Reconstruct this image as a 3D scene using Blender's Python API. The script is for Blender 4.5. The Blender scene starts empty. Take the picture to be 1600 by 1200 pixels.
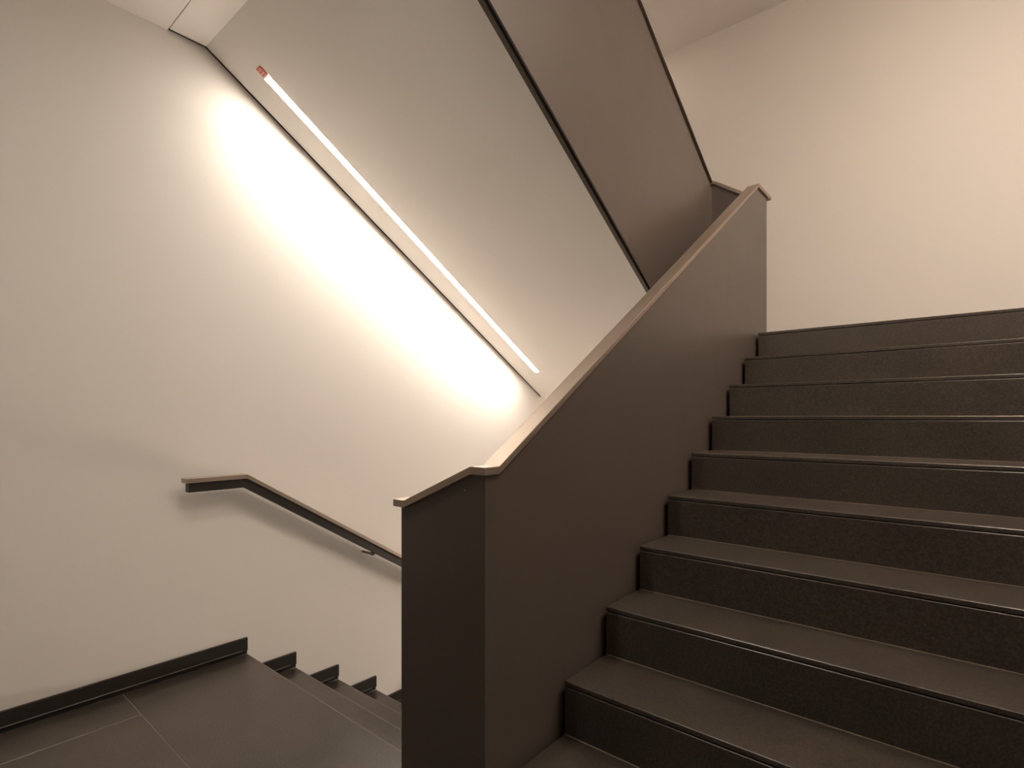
import bpy, bmesh, math
from mathutils import Vector

# ------------------------------------------------------------------ camera
scene = bpy.context.scene
cam_data = bpy.data.cameras.new('camera')
cam = bpy.data.objects.new('camera', cam_data)
scene.collection.objects.link(cam)
scene.camera = cam
F_PX, CX, VH, PSI, EYE = 854.71, 751.1, 652.5, 0.7328, 1.2779
cam_data.sensor_fit = 'HORIZONTAL'
cam_data.sensor_width = 36.0
cam_data.lens = F_PX / 1600 * 36.0
cam_data.shift_x = (800 - CX) / 1600
cam_data.shift_y = (VH - 600) / 1600
cam_data.clip_start = 0.02
cam.location = (0, 0, EYE)
cam.rotation_euler = (math.pi / 2, 0, PSI)

# ------------------------------------------------------------------ world, exposure
world = bpy.data.worlds.new('world')
scene.world = world
world.use_nodes = True
world.node_tree.nodes['Background'].inputs[0].default_value = (0.9, 0.85, 0.8, 1)
world.node_tree.nodes['Background'].inputs[1].default_value = 0.0
vs = scene.view_settings
vs.view_transform = 'Standard'
vs.look = 'None'
vs.gamma = 1.0
vs.use_curve_mapping = False
vs.exposure = 0.25
LED_A = 84.0          # strip under the upper flight (in view)
LED_B = 350.0          # strip under the flight above the ascending stairs
FILL_C = 125.0           # unseen fill strip added on the landing ceiling, above the camera
FILL_D = 28.0           # unseen strip added over the half landing to brighten back wall and ceiling
FILL_E = 200.0          # hidden strip added on the lower back wall, fill for wall and soffit
WARM = (1.0, 0.88, 0.745)
WARMER = (1.0, 0.815, 0.655)
NEUTRAL = (1.0, 0.90, 0.78)

scene.cycles.max_bounces = 16
scene.cycles.diffuse_bounces = 12
scene.cycles.glossy_bounces = 6

C = scene.collection

# ------------------------------------------------------------------ materials
def new_mat(name):
    m = bpy.data.materials.new(name)
    m.use_nodes = True
    return m, m.node_tree, m.node_tree.nodes['Principled BSDF']

def mat_plaster(name, col, bump=0.03):
    m, t, b = new_mat(name)
    n = t.nodes.new('ShaderNodeTexNoise'); n.inputs['Scale'].default_value = 1.3; n.inputs['Detail'].default_value = 3
    tc = t.nodes.new('ShaderNodeTexCoord')
    t.links.new(tc.outputs['Object'], n.inputs['Vector'])
    mx = t.nodes.new('ShaderNodeMix'); mx.data_type = 'RGBA'
    mx.inputs['A'].default_value = (*[c * 0.97 for c in col], 1)
    mx.inputs['B'].default_value = (*col, 1)
    t.links.new(n.outputs['Fac'], mx.inputs['Factor'])
    t.links.new(mx.outputs['Result'], b.inputs['Base Color'])
    n2 = t.nodes.new('ShaderNodeTexNoise'); n2.inputs['Scale'].default_value = 180
    t.links.new(tc.outputs['Object'], n2.inputs['Vector'])
    bp = t.nodes.new('ShaderNodeBump'); bp.inputs['Strength'].default_value = bump; bp.inputs['Distance'].default_value = 0.002
    t.links.new(n2.outputs['Fac'], bp.inputs['Height'])
    t.links.new(bp.outputs['Normal'], b.inputs['Normal'])
    b.inputs['Roughness'].default_value = 0.7
    b.inputs['Specular IOR Level'].default_value = 0.25
    return m

def mat_stone(name, dark, light, rough=0.5):
    m, t, b = new_mat(name)
    tc = t.nodes.new('ShaderNodeTexCoord')
    geo = t.nodes.new('ShaderNodeNewGeometry')
    fine = t.nodes.new('ShaderNodeTexNoise'); fine.inputs['Scale'].default_value = 150; fine.inputs['Detail'].default_value = 4
    big = t.nodes.new('ShaderNodeTexNoise'); big.inputs['Scale'].default_value = 5; big.inputs['Detail'].default_value = 5
    vor = t.nodes.new('ShaderNodeTexVoronoi'); vor.inputs['Scale'].default_value = 130
    for n in (fine, big, vor):
        t.links.new(geo.outputs['Position'], n.inputs['Vector'])
    r1 = t.nodes.new('ShaderNodeMapRange'); r1.inputs[1].default_value = 0.38; r1.inputs[2].default_value = 0.66
    t.links.new(fine.outputs['Fac'], r1.inputs[0])
    ad = t.nodes.new('ShaderNodeMath'); ad.operation = 'MULTIPLY_ADD'; ad.inputs[1].default_value = 0.5
    t.links.new(big.outputs['Fac'], ad.inputs[0])
    ml = t.nodes.new('ShaderNodeMath'); ml.operation = 'MULTIPLY'; ml.inputs[1].default_value = 0.5
    t.links.new(r1.outputs[0], ml.inputs[0]); t.links.new(ml.outputs[0], ad.inputs[2])
    mx = t.nodes.new('ShaderNodeMix'); mx.data_type = 'RGBA'
    mx.inputs['A'].default_value = (*dark, 1); mx.inputs['B'].default_value = (*light, 1)
    t.links.new(ad.outputs[0], mx.inputs['Factor'])
    # dark pits of the basalt
    pit = t.nodes.new('ShaderNodeMapRange'); pit.inputs[1].default_value = 0.06; pit.inputs[2].default_value = 0.2
    pit.inputs[3].default_value = 0.55; pit.inputs[4].default_value = 1.0
    t.links.new(vor.outputs['Distance'], pit.inputs[0])
    mm = t.nodes.new('ShaderNodeMix'); mm.data_type = 'RGBA'; mm.blend_type = 'MULTIPLY'; mm.inputs['Factor'].default_value = 1
    t.links.new(mx.outputs['Result'], mm.inputs['A']); t.links.new(pit.outputs[0], mm.inputs['B'])
    t.links.new(mm.outputs['Result'], b.inputs['Base Color'])
    bp = t.nodes.new('ShaderNodeBump'); bp.inputs['Strength'].default_value = 0.12; bp.inputs['Distance'].default_value = 0.001
    t.links.new(fine.outputs['Fac'], bp.inputs['Height']); t.links.new(bp.outputs['Normal'], b.inputs['Normal'])
    b.inputs['Roughness'].default_value = rough
    b.inputs['Specular IOR Level'].default_value = 0.7
    return m

def mat_plain(name, col, rough=0.5, metal=0.0, spec=0.5):
    m, t, b = new_mat(name)
    tc = t.nodes.new('ShaderNodeTexCoord')
    n = t.nodes.new('ShaderNodeTexNoise'); n.inputs['Scale'].default_value = 6; n.inputs['Detail'].default_value = 4
    t.links.new(tc.outputs['Object'], n.inputs['Vector'])
    mr = t.nodes.new('ShaderNodeMapRange'); mr.inputs[3].default_value = rough - 0.03; mr.inputs[4].default_value = rough + 0.04
    t.links.new(n.outputs['Fac'], mr.inputs[0]); t.links.new(mr.outputs[0], b.inputs['Roughness'])
    b.inputs['Base Color'].default_value = (*col, 1)
    b.inputs['Metallic'].default_value = metal
    b.inputs['Specular IOR Level'].default_value = spec
    return m

def mat_brushed(name, col, rough):
    m, t, b = new_mat(name)
    geo = t.nodes.new('ShaderNodeNewGeometry')
    n = t.nodes.new('ShaderNodeTexNoise'); n.inputs['Scale'].default_value = 90; n.inputs['Detail'].default_value = 4
    t.links.new(geo.outputs['Position'], n.inputs['Vector'])
    mr = t.nodes.new('ShaderNodeMapRange'); mr.inputs[3].default_value = rough - 0.06; mr.inputs[4].default_value = rough + 0.08
    t.links.new(n.outputs['Fac'], mr.inputs[0]); t.links.new(mr.outputs[0], b.inputs['Roughness'])
    b.inputs['Base Color'].default_value = (*col, 1)
    b.inputs['Metallic'].default_value = 1.0
    return m

def mat_emit(name, col, strength):
    m = bpy.data.materials.new(name); m.use_nodes = True
    t = m.node_tree; t.nodes.clear()
    e = t.nodes.new('ShaderNodeEmission'); o = t.nodes.new('ShaderNodeOutputMaterial')
    e.inputs[0].default_value = (*col, 1); e.inputs[1].default_value = strength
    t.links.new(e.outputs[0], o.inputs[0])
    return m

M = {
    'wall': mat_plaster('wall_plaster', (0.84, 0.81, 0.775)),
    'rear': mat_plaster('rear_wall_plaster', (0.14, 0.122, 0.105)),
    'ceil': mat_plaster('ceiling_plaster', (0.84, 0.81, 0.775), 0.015),
    'panel': mat_plain('bronze_painted_steel', (0.090, 0.073, 0.062), 0.40, 0.0, 0.42),
    'panel_edge': mat_plain('dark_steel_edge', (0.085, 0.070, 0.056), 0.5),
    'cap': mat_brushed('satin_bronze_cap', (0.44, 0.37, 0.31), 0.50),
    'stone': mat_stone('basalt_stone', (0.018, 0.0145, 0.0115), (0.092, 0.076, 0.061), 0.34),
    'grout': mat_plain('grout', (0.17, 0.14, 0.115), 0.7),
    'joint': mat_plain('joint_seal', (0.22, 0.18, 0.14), 0.45),
    'nosing': mat_plain('worn_nosing_highlight', (0.150, 0.122, 0.098), 0.4),  # pale tone paints the highlight and wear along the front edge
    'skirt': mat_plain('dark_skirting', (0.020, 0.017, 0.014), 0.45),
    'metal': mat_plain('grey_metal_bead', (0.15, 0.14, 0.13), 0.4, 0.3),
    'black': mat_plain('black_recess', (0.012, 0.010, 0.009), 0.8),  # black fill, paints the shade in gaps; also hidden cores
    'red': mat_plain('red_connector', (0.60, 0.095, 0.06), 0.4),
    'led_a': mat_emit('led_a', WARM, LED_A),
    'led_b': mat_emit('led_b', WARMER, LED_B),
    'fill_c': mat_emit('fill_c', NEUTRAL, FILL_C),
    'fill_d': mat_emit('fill_d', WARMER, FILL_D),
    'fill_e': mat_emit('fill_e', WARMER, FILL_E),
}

# ------------------------------------------------------------------ helpers
def link(name, bm, mat, parent=None, smooth=False):
    me = bpy.data.meshes.new(name)
    bmesh.ops.recalc_face_normals(bm, faces=bm.faces)
    bm.to_mesh(me); bm.free()
    me.materials.append(mat)
    o = bpy.data.objects.new(name, me)
    C.objects.link(o)
    if parent is not None:
        o.parent = parent
        if parent.type == 'EMPTY':
            o.location = -parent.location      # meshes are drawn in room coordinates
    return o

def empty(name, loc=(0, 0, 0)):
    o = bpy.data.objects.new(name, None)
    o.empty_display_size = 0.1
    o.location = loc
    C.objects.link(o)
    return o

def tag(o, label=None, cat=None, group=None, kind=None):
    if label: o['label'] = label
    if cat: o['category'] = cat
    if group: o['group'] = group
    if kind: o['kind'] = kind
    return o

def bm_box(bm, x0, x1, y0, y1, z0, z1):
    v = [bm.verts.new((x, y, z)) for x in (x0, x1) for y in (y0, y1) for z in (z0, z1)]
    for f in ((0, 1, 3, 2), (4, 6, 7, 5), (0, 4, 5, 1), (2, 3, 7, 6), (0, 2, 6, 4), (1, 5, 7, 3)):
        bm.faces.new([v[i] for i in f])

def bevel_all(bm, w):
    bmesh.ops.recalc_face_normals(bm, faces=bm.faces)
    bmesh.ops.bevel(bm, geom=list(bm.edges), offset=w, segments=1, affect='EDGES', profile=0.5)

def box(name, x0, x1, y0, y1, z0, z1, mat, parent=None, bevel=0):
    bm = bmesh.new(); bm_box(bm, x0, x1, y0, y1, z0, z1)
    if bevel: bevel_all(bm, bevel)
    return link(name, bm, mat, parent)

def prism_x(name, poly, x0, x1, mat, parent=None, bevel=0):
    """polygon of (y, z) points extruded from x0 to x1"""
    bm = bmesh.new()
    a = [bm.verts.new((x0, y, z)) for y, z in poly]
    b = [bm.verts.new((x1, y, z)) for y, z in poly]
    bm.faces.new(a); bm.faces.new(b[::-1])
    n = len(poly)
    for i in range(n):
        bm.faces.new((a[i], b[i], b[(i + 1) % n], a[(i + 1) % n]))
    if bevel: bevel_all(bm, bevel)
    return link(name, bm, mat, parent)

def prism_y(name, poly, y0, y1, mat, parent=None):
    """polygon of (x, z) points extruded from y0 to y1"""
    bm = bmesh.new()
    a = [bm.verts.new((x, y0, z)) for x, z in poly]
    b = [bm.verts.new((x, y1, z)) for x, z in poly]
    bm.faces.new(a); bm.faces.new(b[::-1])
    n = len(poly)
    for i in range(n):
        bm.faces.new((a[i], b[i], b[(i + 1) % n], a[(i + 1) % n]))
    return link(name, bm, mat, parent)

def ribbon(name, pts, thick, mat, parent=None, bevel=0.0015):
    """flat bar swept along pts = [(left xy, right xy, top z)], plumb sides, given thickness"""
    bm = bmesh.new()
    rows = []
    for l, r, z in pts:
        rows.append([bm.verts.new((*l, z)), bm.verts.new((*r, z)),
                     bm.verts.new((*r, z - thick)), bm.verts.new((*l, z - thick))])
    for a, b in zip(rows[:-1], rows[1:]):
        for i in range(4):
            j = (i + 1) % 4
            bm.faces.new((a[i], a[j], b[j], b[i]))
    bm.faces.new(rows[0]); bm.faces.new(rows[-1][::-1])
    bmesh.ops.remove_doubles(bm, verts=bm.verts, dist=1e-5)
    bmesh.ops.recalc_face_normals(bm, faces=bm.faces)
    if bevel:
        es = [e for e in bm.edges if len(e.link_faces) == 2 and e.calc_face_angle(0) > 1.0]
        bmesh.ops.bevel(bm, geom=es, offset=bevel, segments=2, affect='EDGES', profile=0.5)
    return link(name, bm, mat, parent)

# ------------------------------------------------------------------ measures (metres; landing floor is z = 0)
XW = -2.9296           # left wall
XR = 0.72              # right wall
YB = 5.40              # back wall beyond the half landing
YR = -1.15             # wall behind the camera
R1, G1, YD = 0.17, 0.2866, 1.3564           # descending flight
R2, G2, Y0, Z0 = 0.1652, 0.2583, 1.4424, 0.4581   # ascending flight, nosing number 0
XS = -0.947            # left end of the ascending treads
XP = -0.965            # outer face of the balustrade
XPI = -1.010           # its well side
XQ, XQO = -1.264, -1.309   # the other side of the stair well
YE = 1.0895            # end panel of the balustrade
ZU = Z0 + 8 * R2       # upper half landing
YU = Y0 + 8 * G2
ZC = 3.172             # ceiling over the landing
YC = 1.139             # where the ceiling bends into the soffit of the upper flight
ZS = 1.467             # underside of the half landing
YS = 4.0545
SL = (ZC - ZS) / (YS - YC)
def soffit(y): return ZC - SL * (y - YC)
ZT = 4.962             # ceiling over the half landing
TOP = 5.3
LOW = -2.2

# ------------------------------------------------------------------ setting
def structure(o): o['kind'] = 'structure'; return o
structure(box('wall_left', XW - 0.15, XW, YR - 0.15, YB + 0.15, LOW, TOP, M['wall']))
structure(box('wall_right', XR, XR + 0.15, YR - 0.15, YB + 0.15, LOW, TOP, M['wall']))
structure(box('wall_back', XW, XR, YB, YB + 0.15, LOW, TOP, M['wall']))
structure(box('wall_rear', XW, XR, YR - 0.15, YR, LOW, TOP, M['rear']))

# ceiling over the landing and over the half landing
GAP = 0.020
gapstrip = box('gap_shade_fill', XW + 0.0005, XW + GAP - 0.0005, 0.967, YC, ZC + 0.006, ZC + 0.04, M['black'])  # black filler painting the shade inside the open gap
ceil = structure(box('ceiling', XW, XR, YR, 0.963, ZC, ZC + 0.25, M['ceil']))
structure(box('ceiling', XW, XR, YS - 0.02, YB, ZT, ZT + 0.25, M['ceil']))
structure(box('ceiling', XW, XR, YR, YB, TOP, TOP + 0.1, M['ceil']))  # unseen lid added on top to keep outside light from leaking in

# floor: stone slabs on a grout bed
floor = structure(box('floor', XW, XR, YR, YE + 0.02, -0.30, -0.0012, M['grout']))
YJ, XJ = 0.774, -2.662
g = 0.0015
slabs = [(XW + 0.008, XQO - 0.012, YJ + g, YD)]
edges_x = [XW + 0.008, XJ, XJ + 0.9, XJ + 1.8, XJ + 2.7, XR - 0.002]
edges_y = [YR + 0.002, YJ - 0.9, YJ]
for i in range(len(edges_x) - 1):
    for j in range(len(edges_y) - 1):
        slabs.append((edges_x[i] + g, edges_x[i + 1] - g, edges_y[j] + g, edges_y[j + 1] - g))
slabs.append((XQO - 0.009, XS - 0.02, YJ + g, YE + 0.01))
for (x0, x1, y0, y1) in slabs:
    box('tile', x0, x1, y0, y1, -0.024, 0.0, M['stone'], floor, 0.0012)

box('nosing_highlight', XW + 0.015, XQO - 0.013, YD - 0.008, YD - 0.003, 0.0002, 0.0008, M['nosing'], floor)  # painted edge highlight on the landing front

# skirting along the left wall: level run, then one step piece at every tread of the descending flight
base = structure(box('baseboard_left', XW, XW + 0.014, YR, YD, 0.020, 0.0885, M['skirt']))
box('shadow_strip', XW, XW + 0.006, YR, YD, 0.0, 0.020, M['black'], base)
box('metal_bead', XW + 0.010, XW + 0.0165, YR, YD - 0.03, 0.0235, 0.0275, M['metal'], base, 0.0008)

# ------------------------------------------------------------------ descending flight
down = tag(empty('staircase', (-2.1, YD, 0)), 'dark stone stairs going down beside the wall handrail', 'stairs')
ND = 10
for n in range(1, ND + 1):
    y0, z = YD + (n - 1) * G1, -n * R1
    box('tread', XW + 0.008, XQO - 0.012, y0 + 0.006, y0 + G1, z - 0.020, z, M['stone'], down, 0.0035)
    box('nosing_highlight', XW + 0.015, XQO - 0.013, y0 + G1 - 0.009, y0 + G1 - 0.0045, z + 0.0002, z + 0.0008, M['nosing'], down)
    box('riser', XW + 0.008, XQO - 0.012, y0 + 0.004, y0 + 0.026, z, z + R1 - 0.0245, M['stone'], down, 0.001)
    s = box('skirting', XW, XW + 0.014, y0 + 0.028, y0 + G1, z + 0.020, z + 0.0885, M['skirt'], base)
    box('metal_bead', XW + 0.010, XW + 0.0165, y0 + 0.028, y0 + G1 - 0.04, z + 0.0235, z + 0.0275, M['metal'], base, 0.0008)
    box('shadow_strip', XW, XW + 0.006, y0 + 0.028, y0 + G1, z, z + 0.020, M['black'], base)
ye, ze = YD + ND * G1, -ND * R1
prism_x('waist_slab', [(YD - 0.3, -0.31), (YD, -0.027), *[q for n in range(1, ND + 1) for q in
        ((YD + (n - 1) * G1 + 0.026, -(n - 1) * R1 - 0.026), (YD + (n - 1) * G1 + 0.026, -n * R1 - 0.0205))],
        (ye, ze - 0.0205), (ye, ze - 0.3)], XW + 0.001, XQO - 0.014, M['wall'], down)
structure(box('floor', XW, XR, ye + 0.001, YB, ze - 0.25, ze, M['stone']))

# ------------------------------------------------------------------ ascending flight
up = tag(empty('staircase', (-0.1, Y0 - 2 * G2, 0)), 'dark basalt stairs climbing beside the tall bronze balustrade', 'stairs')
for n in range(-2, 9):
    y0, z = Y0 + n * G2, Z0 + n * R2
    zb = 0.0 if n == -2 else z - R2
    y1 = y0 + G2 if n < 8 else YU + 0.32
    TT = 0.0155
    # tread slab: sits back a few millimetres from the riser below its dark open joint
    box('tread', XS, XR - 0.002, y0, y1 + 0.002, z - TT, z, M['stone'], up, 0.0022)
    box('riser', XS + 0.002, XR - 0.002, y0 - 0.0015, y0 + 0.020, zb, z - TT - 0.0025, M['stone'], up, 0.0018)
    if n < 8:
        box('joint_bead', XS + 0.004, XR - 0.002, y1 - 0.0060, y1 + 0.0005, z + 0.0002, z + 0.0022, M['joint'], up)
poly = [(Y0 - 2 * G2 + 0.022, 0.0)]
for n in range(-2, 9):
    y0, z = Y0 + n * G2, Z0 + n * R2
    poly += [(y0 + 0.0215, z - R2 - 0.0165 if n > -2 else 0.0), (y0 + 0.0215, z - 0.0165)]
poly += [(YU + 0.32, ZU - 0.0165), (YU + 0.32, ZS), (Y0 - G2, -0.2), (Y0 - 2 * G2 + 0.022, -0.2)]
poly = poly[1:]
prism_x('waist_slab', poly, XS + 0.012, XR - 0.001, M['black'], up)
half = structure(box('floor', XW, XR, YS, YB, ZS, ZU - 0.016, M['ceil']))
box('stone_paving', XW, XR, YS, YB, ZU - 0.0155, ZU, M['stone'], half)
box('landing_edge', XQ + 0.002, XR - 0.001, YU + 0.324, YS - 0.001, ZS, ZU - 0.016, M['ceil'], half)
box('stone_paving', XQ + 0.002, XR - 0.001, YU + 0.325, YS - 0.001, ZU - 0.0155, ZU, M['stone'], half)

# ------------------------------------------------------------------ flight above the descending stairs (seen from below)
over = tag(empty('staircase', (-2.1, 3.55, ZU)), 'white plastered underside of the upper flight with a recessed light line', 'stairs')
XSO = XQO - 0.004
prism_x('soffit', [(YC, ZC), (YS, ZS), (YS, ZS + 0.30), (YC, ZC + 0.30)], XW + GAP, XSO, M['ceil'], over)
edge = structure(box('ceiling', XW + GAP, XR, 0.967, YC - 0.0005, ZC, ZC + 0.25, M['ceil']))
gapstrip.parent = edge
prism_x('gap_shade_fill', [(YC, ZC + 0.006), (YS, ZS + 0.006), (YS, ZS + 0.04), (YC, ZC + 0.04)], XW + 0.0005, XW + GAP - 0.0005, M['black'], over)  # black filler darkens the open gap along the sloping soffit
prism_x('step_core', [(YC, ZC + 0.301), (YS, ZS + 0.301), (YS, ZS + 0.32), (YC, ZC + 0.32)], XW + 0.001, XSO, M['black'], over)
for n in range(10):
    yb = 3.55 - n * 0.262
    z = ZU + (n + 1) * R1
    box('tread', XW + 0.004, XSO, yb - 0.27, yb, z - 0.02, z, M['stone'], over)
    box('riser', XW + 0.004, XSO, yb - 0.022, yb - 0.001, z - R1, z - 0.0205, M['stone'], over)

# ------------------------------------------------------------------ next flight above the ascending stairs (out of frame, carries a lamp)
nxt = tag(empty('staircase', (-0.1, YC, ZC)), 'white plastered underside of the flight above the ascending stairs', 'stairs')
SB = (ZT - ZC) / (YS - YC)
prism_x('soffit', [(YC, ZC), (YS - 0.02, ZT), (YS - 0.02, ZT + 0.25), (YC, ZC + 0.25)], XS, XR - GAP, M['ceil'], nxt)

# ------------------------------------------------------------------ balustrade of the ascending flight
bal = tag(empty('balustrade', (-1.14, YE, 0)), 'tall bronze steel balustrade beside the ascending stairs', 'balustrade')
CT = 0.022             # cap thickness
ZA, ZL = 1.146, 1.026  # cap height at the ascending and the descending corner
YP, ZP = 3.557, 2.683  # top of the sloping cap
yr0 = 1.137
sl = (ZP - ZA) / (YP - yr0)
XO, XI = XP + 0.011, XPI - 0.010     # cap edges
YO, YI = YE - 0.0115, YE + 0.055
zt = 0.0005
def cap_z(y): return ZA + sl * (y - yr0)
ze_ = CT + zt
outer = [(YE, 0.0), (YE, ZA - ze_), (yr0 + 0.006, ZA - ze_), (YP, ZP - ze_), (3.76, ZP - ze_), (3.76, ZS), (YU + 0.2, ZS),
         (Y0, -0.15), (YE, -0.15)]
prism_x('side_panel', outer[1:], XP - 0.004, XP, M['panel'], bal)
inner = [(YE + 0.005, -0.3), (YE + 0.005, ZA - ze_), (yr0 + 0.006, ZA - ze_), (YP, ZP - ze_), (3.66, ZP - ze_), (3.66, ZS), (YU + 0.1, ZS), (Y0, -0.3)]
prism_x('well_panel', inner, XPI, XPI + 0.004, M['panel'], bal)
prism_y('end_panel', [(XQO, -0.15), (XP - 0.0045, -0.15), (XP - 0.0045, ZA - ze_), (-1.010, ZA - ze_), (-1.284, ZL - ze_), (XQO, ZL - ze_)],
        YE, YE + 0.004, M['panel'], bal)
bm = bmesh.new()
bmesh.ops.create_cone(bm, cap_ends=True, segments=12, radius1=0.003, radius2=0.002, depth=0.0016)
bmesh.ops.rotate(bm, verts=bm.verts, matrix=__import__('mathutils').Matrix.Rotation(math.pi / 2, 3, 'X'))
bmesh.ops.translate(bm, verts=bm.verts, vec=(-1.040, YE - 0.0009, 1.078))
link('screw', bm, M['cap'], bal)
box('end_cover', XPI, XP - 0.0045, 3.756, 3.76, ZS, ZP - ze_, M['panel'], bal)
# cap: along the end panel, round the corner, up the flight, level end
ribbon('rail_cap', [
    ((-1.336, YI), (-1.336, YO), ZL),
    ((-1.286, YI), (-1.286, YO), ZL),
    ((-1.009, YI), (-1.009, YO), ZA),
    ((XI, YI), (XO, YO), ZA),
    ((XI, yr0 + 0.008), (XO, yr0), ZA),
    ((XI, YP), (XO, YP), ZP),
    ((XI, 3.823), (XO, 3.823), ZP)], CT, M['cap'], bal)
# descending side of the same balustrade, inside the stair well
sd = R1 / G1
dpan = [(YE + 0.005, -0.5), (YE + 0.005, ZL - ze_), (1.20, ZL - ze_), (3.70, ZL - ze_ - sd * 2.5), (3.70, -2.1), (3.2, -1.9)]
prism_x('stair_panel', dpan, XQO, XQO + 0.004, M['panel'], bal)
prism_x('stair_panel', dpan, XQ - 0.004, XQ, M['panel'], bal)
ribbon('rail_cap', [
    ((-1.336, YI + 0.001), (XQ + 0.010, YI + 0.001), ZL),
    ((-1.336, 1.20), (XQ + 0.010, 1.20), ZL),
    ((-1.336, 3.70), (XQ + 0.010, 3.70), ZL - sd * 2.5)], CT, M['cap'], bal)

# ------------------------------------------------------------------ balustrade of the upper flight
ubal = tag(empty('balustrade', (XQ, 3.65, ZS)), 'bronze steel balustrade of the upper flight above the stair well', 'balustrade')
su = 0.580
XUO, XUI = XQ + 0.011, XQO - 0.012
yt0, zt0 = 2.5976, 3.3918 + CT       # a point on the cap's top edge
def ucap(y): return zt0 - su * (y - yt0)
def ubot(y): return 2.7469 - 0.600 * (y - 1.4512)
yq = 3.6515
ya = 1.02
pan = [(ya, ubot(ya)), (ya, ucap(ya) - ze_), (yq, ucap(yq) - ze_), (yq, ZS), (2.0, ubot(2.0))]
pan = [(ya, ubot(ya)), (ya, ucap(ya) - ze_), (yq, ucap(yq) - ze_), (yq, ubot(yq))]
RT = 0.024     # gap between the panel and its cap, filled black for its shade
CU = 0.010
pan = [(ya, ubot(ya)), (ya, ucap(ya) - CU - RT), (yq, ucap(yq) - CU - RT), (yq, ubot(yq))]
prism_x('side_panel', pan, XQ - 0.008, XQ, M['panel'], ubal)
prism_x('gap_shade_fill', [(ya, ucap(ya) - CU - RT + 0.0003), (ya, ucap(ya) - CU - 0.0003), (yq, ucap(yq) - CU - 0.0003), (yq, ucap(yq) - CU - RT + 0.0003)],
        XQ - 0.0175, XQ - 0.005, M['black'], ubal)
pan2 = [(ya, ubot(ya) - 0.002), (ya, ucap(ya) - CU - 0.0005), (yq, ucap(yq) - CU - 0.0005), (yq, ubot(yq) - 0.002)]
prism_x('stair_panel', pan2, XQ - 0.040, XQ - 0.020, M['panel_edge'], ubal)
prism_x('edge_recess', [(ya, ubot(ya) + 0.02), (ya, ubot(ya) + 0.05), (yq, ubot(yq) + 0.05), (yq, ubot(yq) + 0.02)],
        XQ - 0.0175, XQ - 0.0085, M['black'], ubal)
prism_x('end_cover', [(yq - 0.004, ubot(yq)), (yq - 0.004, ucap(yq) - ze_), (yq, ucap(yq) - ze_), (yq, ubot(yq))], XQ - 0.0175, XQ - 0.0085, M['panel_edge'], ubal)
YK = 3.652
ribbon('rail_cap', [((XUI, ya), (XUO, ya), ucap(ya)), ((XUI, YK - 0.012), (XUO, YK - 0.012), ucap(YK - 0.012))], CU, M['cap'], ubal, 0.001)
# cross piece closing the well at the half landing
zk0, zk1 = ucap(YK - 0.012) + 0.004, ZP - 0.001
prism_y('cross_panel', [(XQ - 0.006, ZS - 0.1), (XPI - 0.002, ZS - 0.1), (XPI - 0.002, zk1 - ze_), (XI - 0.037, zk1 - ze_), (XUO + 0.002, zk0 - ze_), (XQ - 0.006, zk0 - ze_)],
        YK, YK + 0.004, M['panel'], ubal)
ribbon('cross_cap', [((XUI, YK + 0.055), (XUI, YK - 0.0115), zk0),
                     ((XUO + 0.004, YK + 0.055), (XUO + 0.004, YK - 0.0115), zk0),
                     ((XI - 0.035, YK + 0.055), (XI - 0.035, YK - 0.0115), zk1),
                     ((XI - 0.001, YK + 0.055), (XI - 0.001, YK - 0.0115), zk1)], CT, M['cap'], ubal)

# ------------------------------------------------------------------ handrail on the left wall
rail = tag(empty('wall_handrail', (XW, 1.31, 0.90)), 'bronze handrail fixed to the white wall beside the descending stairs', 'handrail')
HA, HB = XW + 0.076, XW + 0.138
zh = 0.9845
yk = 1.298
sh = R1 / G1
def rail_pts(x0, x1, y0, z, dz=0.0):
    return [((x0, y0), (x1, y0), z), ((x0, yk + dz), (x1, yk + dz), z), ((x0, 4.0), (x1, 4.0), z - sh * (4.0 - yk - dz))]
ribbon('rail_cap', rail_pts(HA, HB, 1.000, zh), 0.022, M['cap'], rail, 0.001)
ribbon('rail_bar', rail_pts(HA + 0.008, HB - 0.012, 1.016, zh - 0.0222, -0.008), 0.046, M['skirt'], rail, 0.001)
for yb in (2.115, 3.1):
    zr = (zh if yb < yk else zh - sh * (yb - yk)) - 0.07
    br = box('bracket', HA + 0.026, HA + 0.040, yb - 0.012, yb + 0.012, zr - 0.022, zr - 0.0005 + 0.008, M['panel_edge'], rail, 0.002)
    box('bracket_arm', XW, HA + 0.026, yb - 0.006, yb + 0.006, zr - 0.020, zr - 0.008, M['panel_edge'], br, 0.001)

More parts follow.
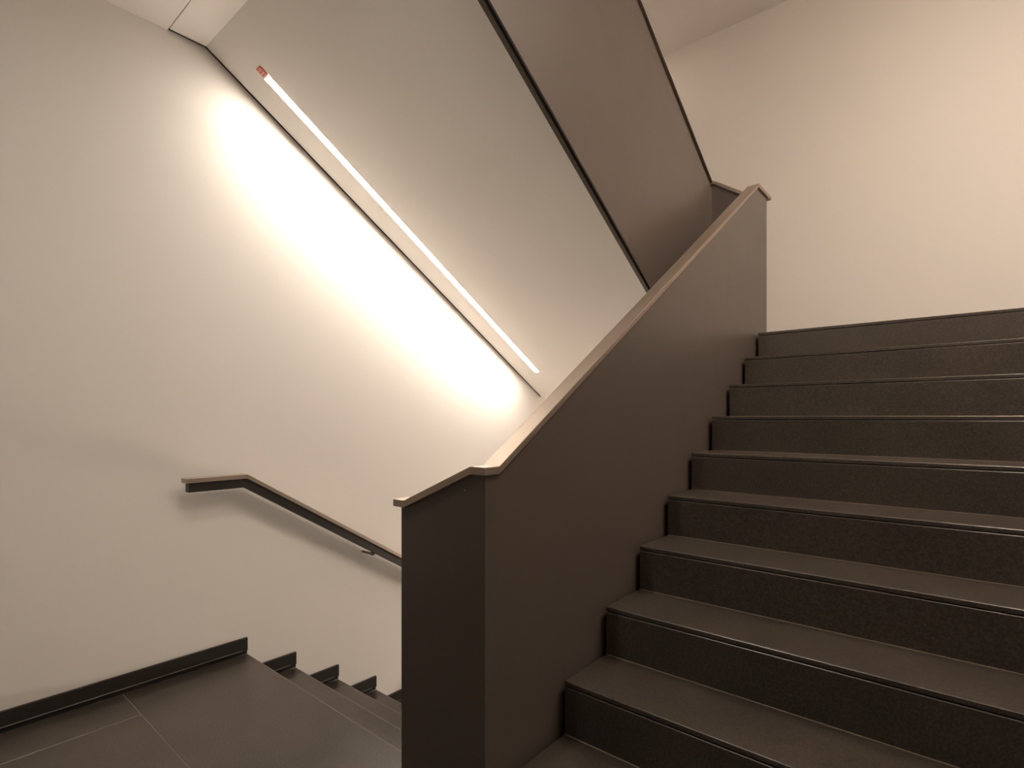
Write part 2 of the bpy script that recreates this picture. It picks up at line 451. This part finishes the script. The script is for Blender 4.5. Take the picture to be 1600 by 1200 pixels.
# ------------------------------------------------------------------ light lines
def light_line(label, x, y0, y1, zf, slope, mat, w=0.030, red_end=None, grp=None):
    """slim lamp let into a soffit whose height is zf(y)"""
    t = tag(empty('strip_light', (x, y0, zf(y0))), label, 'light', grp)
    d = 0.0016
    prism_x('diffuser', [(y0, zf(y0) - d), (y1, zf(y1) - d), (y1, zf(y1) - 0.0005), (y0, zf(y0) - 0.0005)], x - w / 2, x + w / 2, mat, t)
    for s in (-1, 1):
        xa, xb = sorted((x + s * (w / 2 + 0.0002), x + s * (w / 2 + 0.002)))
        prism_x('trim', [(y0, zf(y0) - 0.0048), (y1, zf(y1) - 0.0048), (y1, zf(y1) - 0.0004), (y0, zf(y0) - 0.0004)], xa, xb, M['ceil'], t)
    if red_end is not None:
        a, b = red_end
        r = prism_x('connector', [(a, zf(a) - 0.006), (b, zf(b) - 0.006), (b, zf(b) - 0.0005), (a, zf(a) - 0.0005)], x - w / 2 + 0.002, x + w / 2 - 0.002, M['red'], t)
        r['label'] = 'red plastic connector at the upper end'
        for k in range(3):
            q = a + (b - a) * (0.2 + 0.3 * k)
            prism_x('contact', [(q, zf(q) - 0.0072), (q + 0.004, zf(q + 0.004) - 0.0072), (q + 0.004, zf(q + 0.004) - 0.0061), (q, zf(q) - 0.0061)],
                    x - w / 2 + 0.004, x + w / 2 - 0.004, M['cap'], r)
    return t
light_line('bright light line with a red end in the white sloping soffit', -2.715, 1.361, 3.722, soffit, SL, M['led_a'], 0.044, (1.316, 1.360))
light_line('light line in the soffit above the ascending stairs', XR - 0.215, 1.40, 3.30, lambda y: ZC + SB * (y - YC), SB, M['led_b'], 0.028)
light_line('added fill light line in the level ceiling over the landing', -1.10, 0.20, 0.92, lambda y: ZC, 0, M['fill_c'], 0.05)
light_line('added fill light line along the left wall over the upper half landing', XW + 0.2, YS + 0.1, YB - 0.15, lambda y: ZT, 0, M['fill_d'], 0.04)
low = tag(empty('strip_light', (-2.1, YB, -0.6)), 'added fill light line on the back wall below the half landing', 'light')
box('diffuser', -2.7, -1.45, YB - 0.012, YB - 0.004, -0.64, -0.56, M['fill_e'], low)
box('trim', -2.71, -1.44, YB - 0.0038, YB, -0.65, -0.55, M['metal'], low)
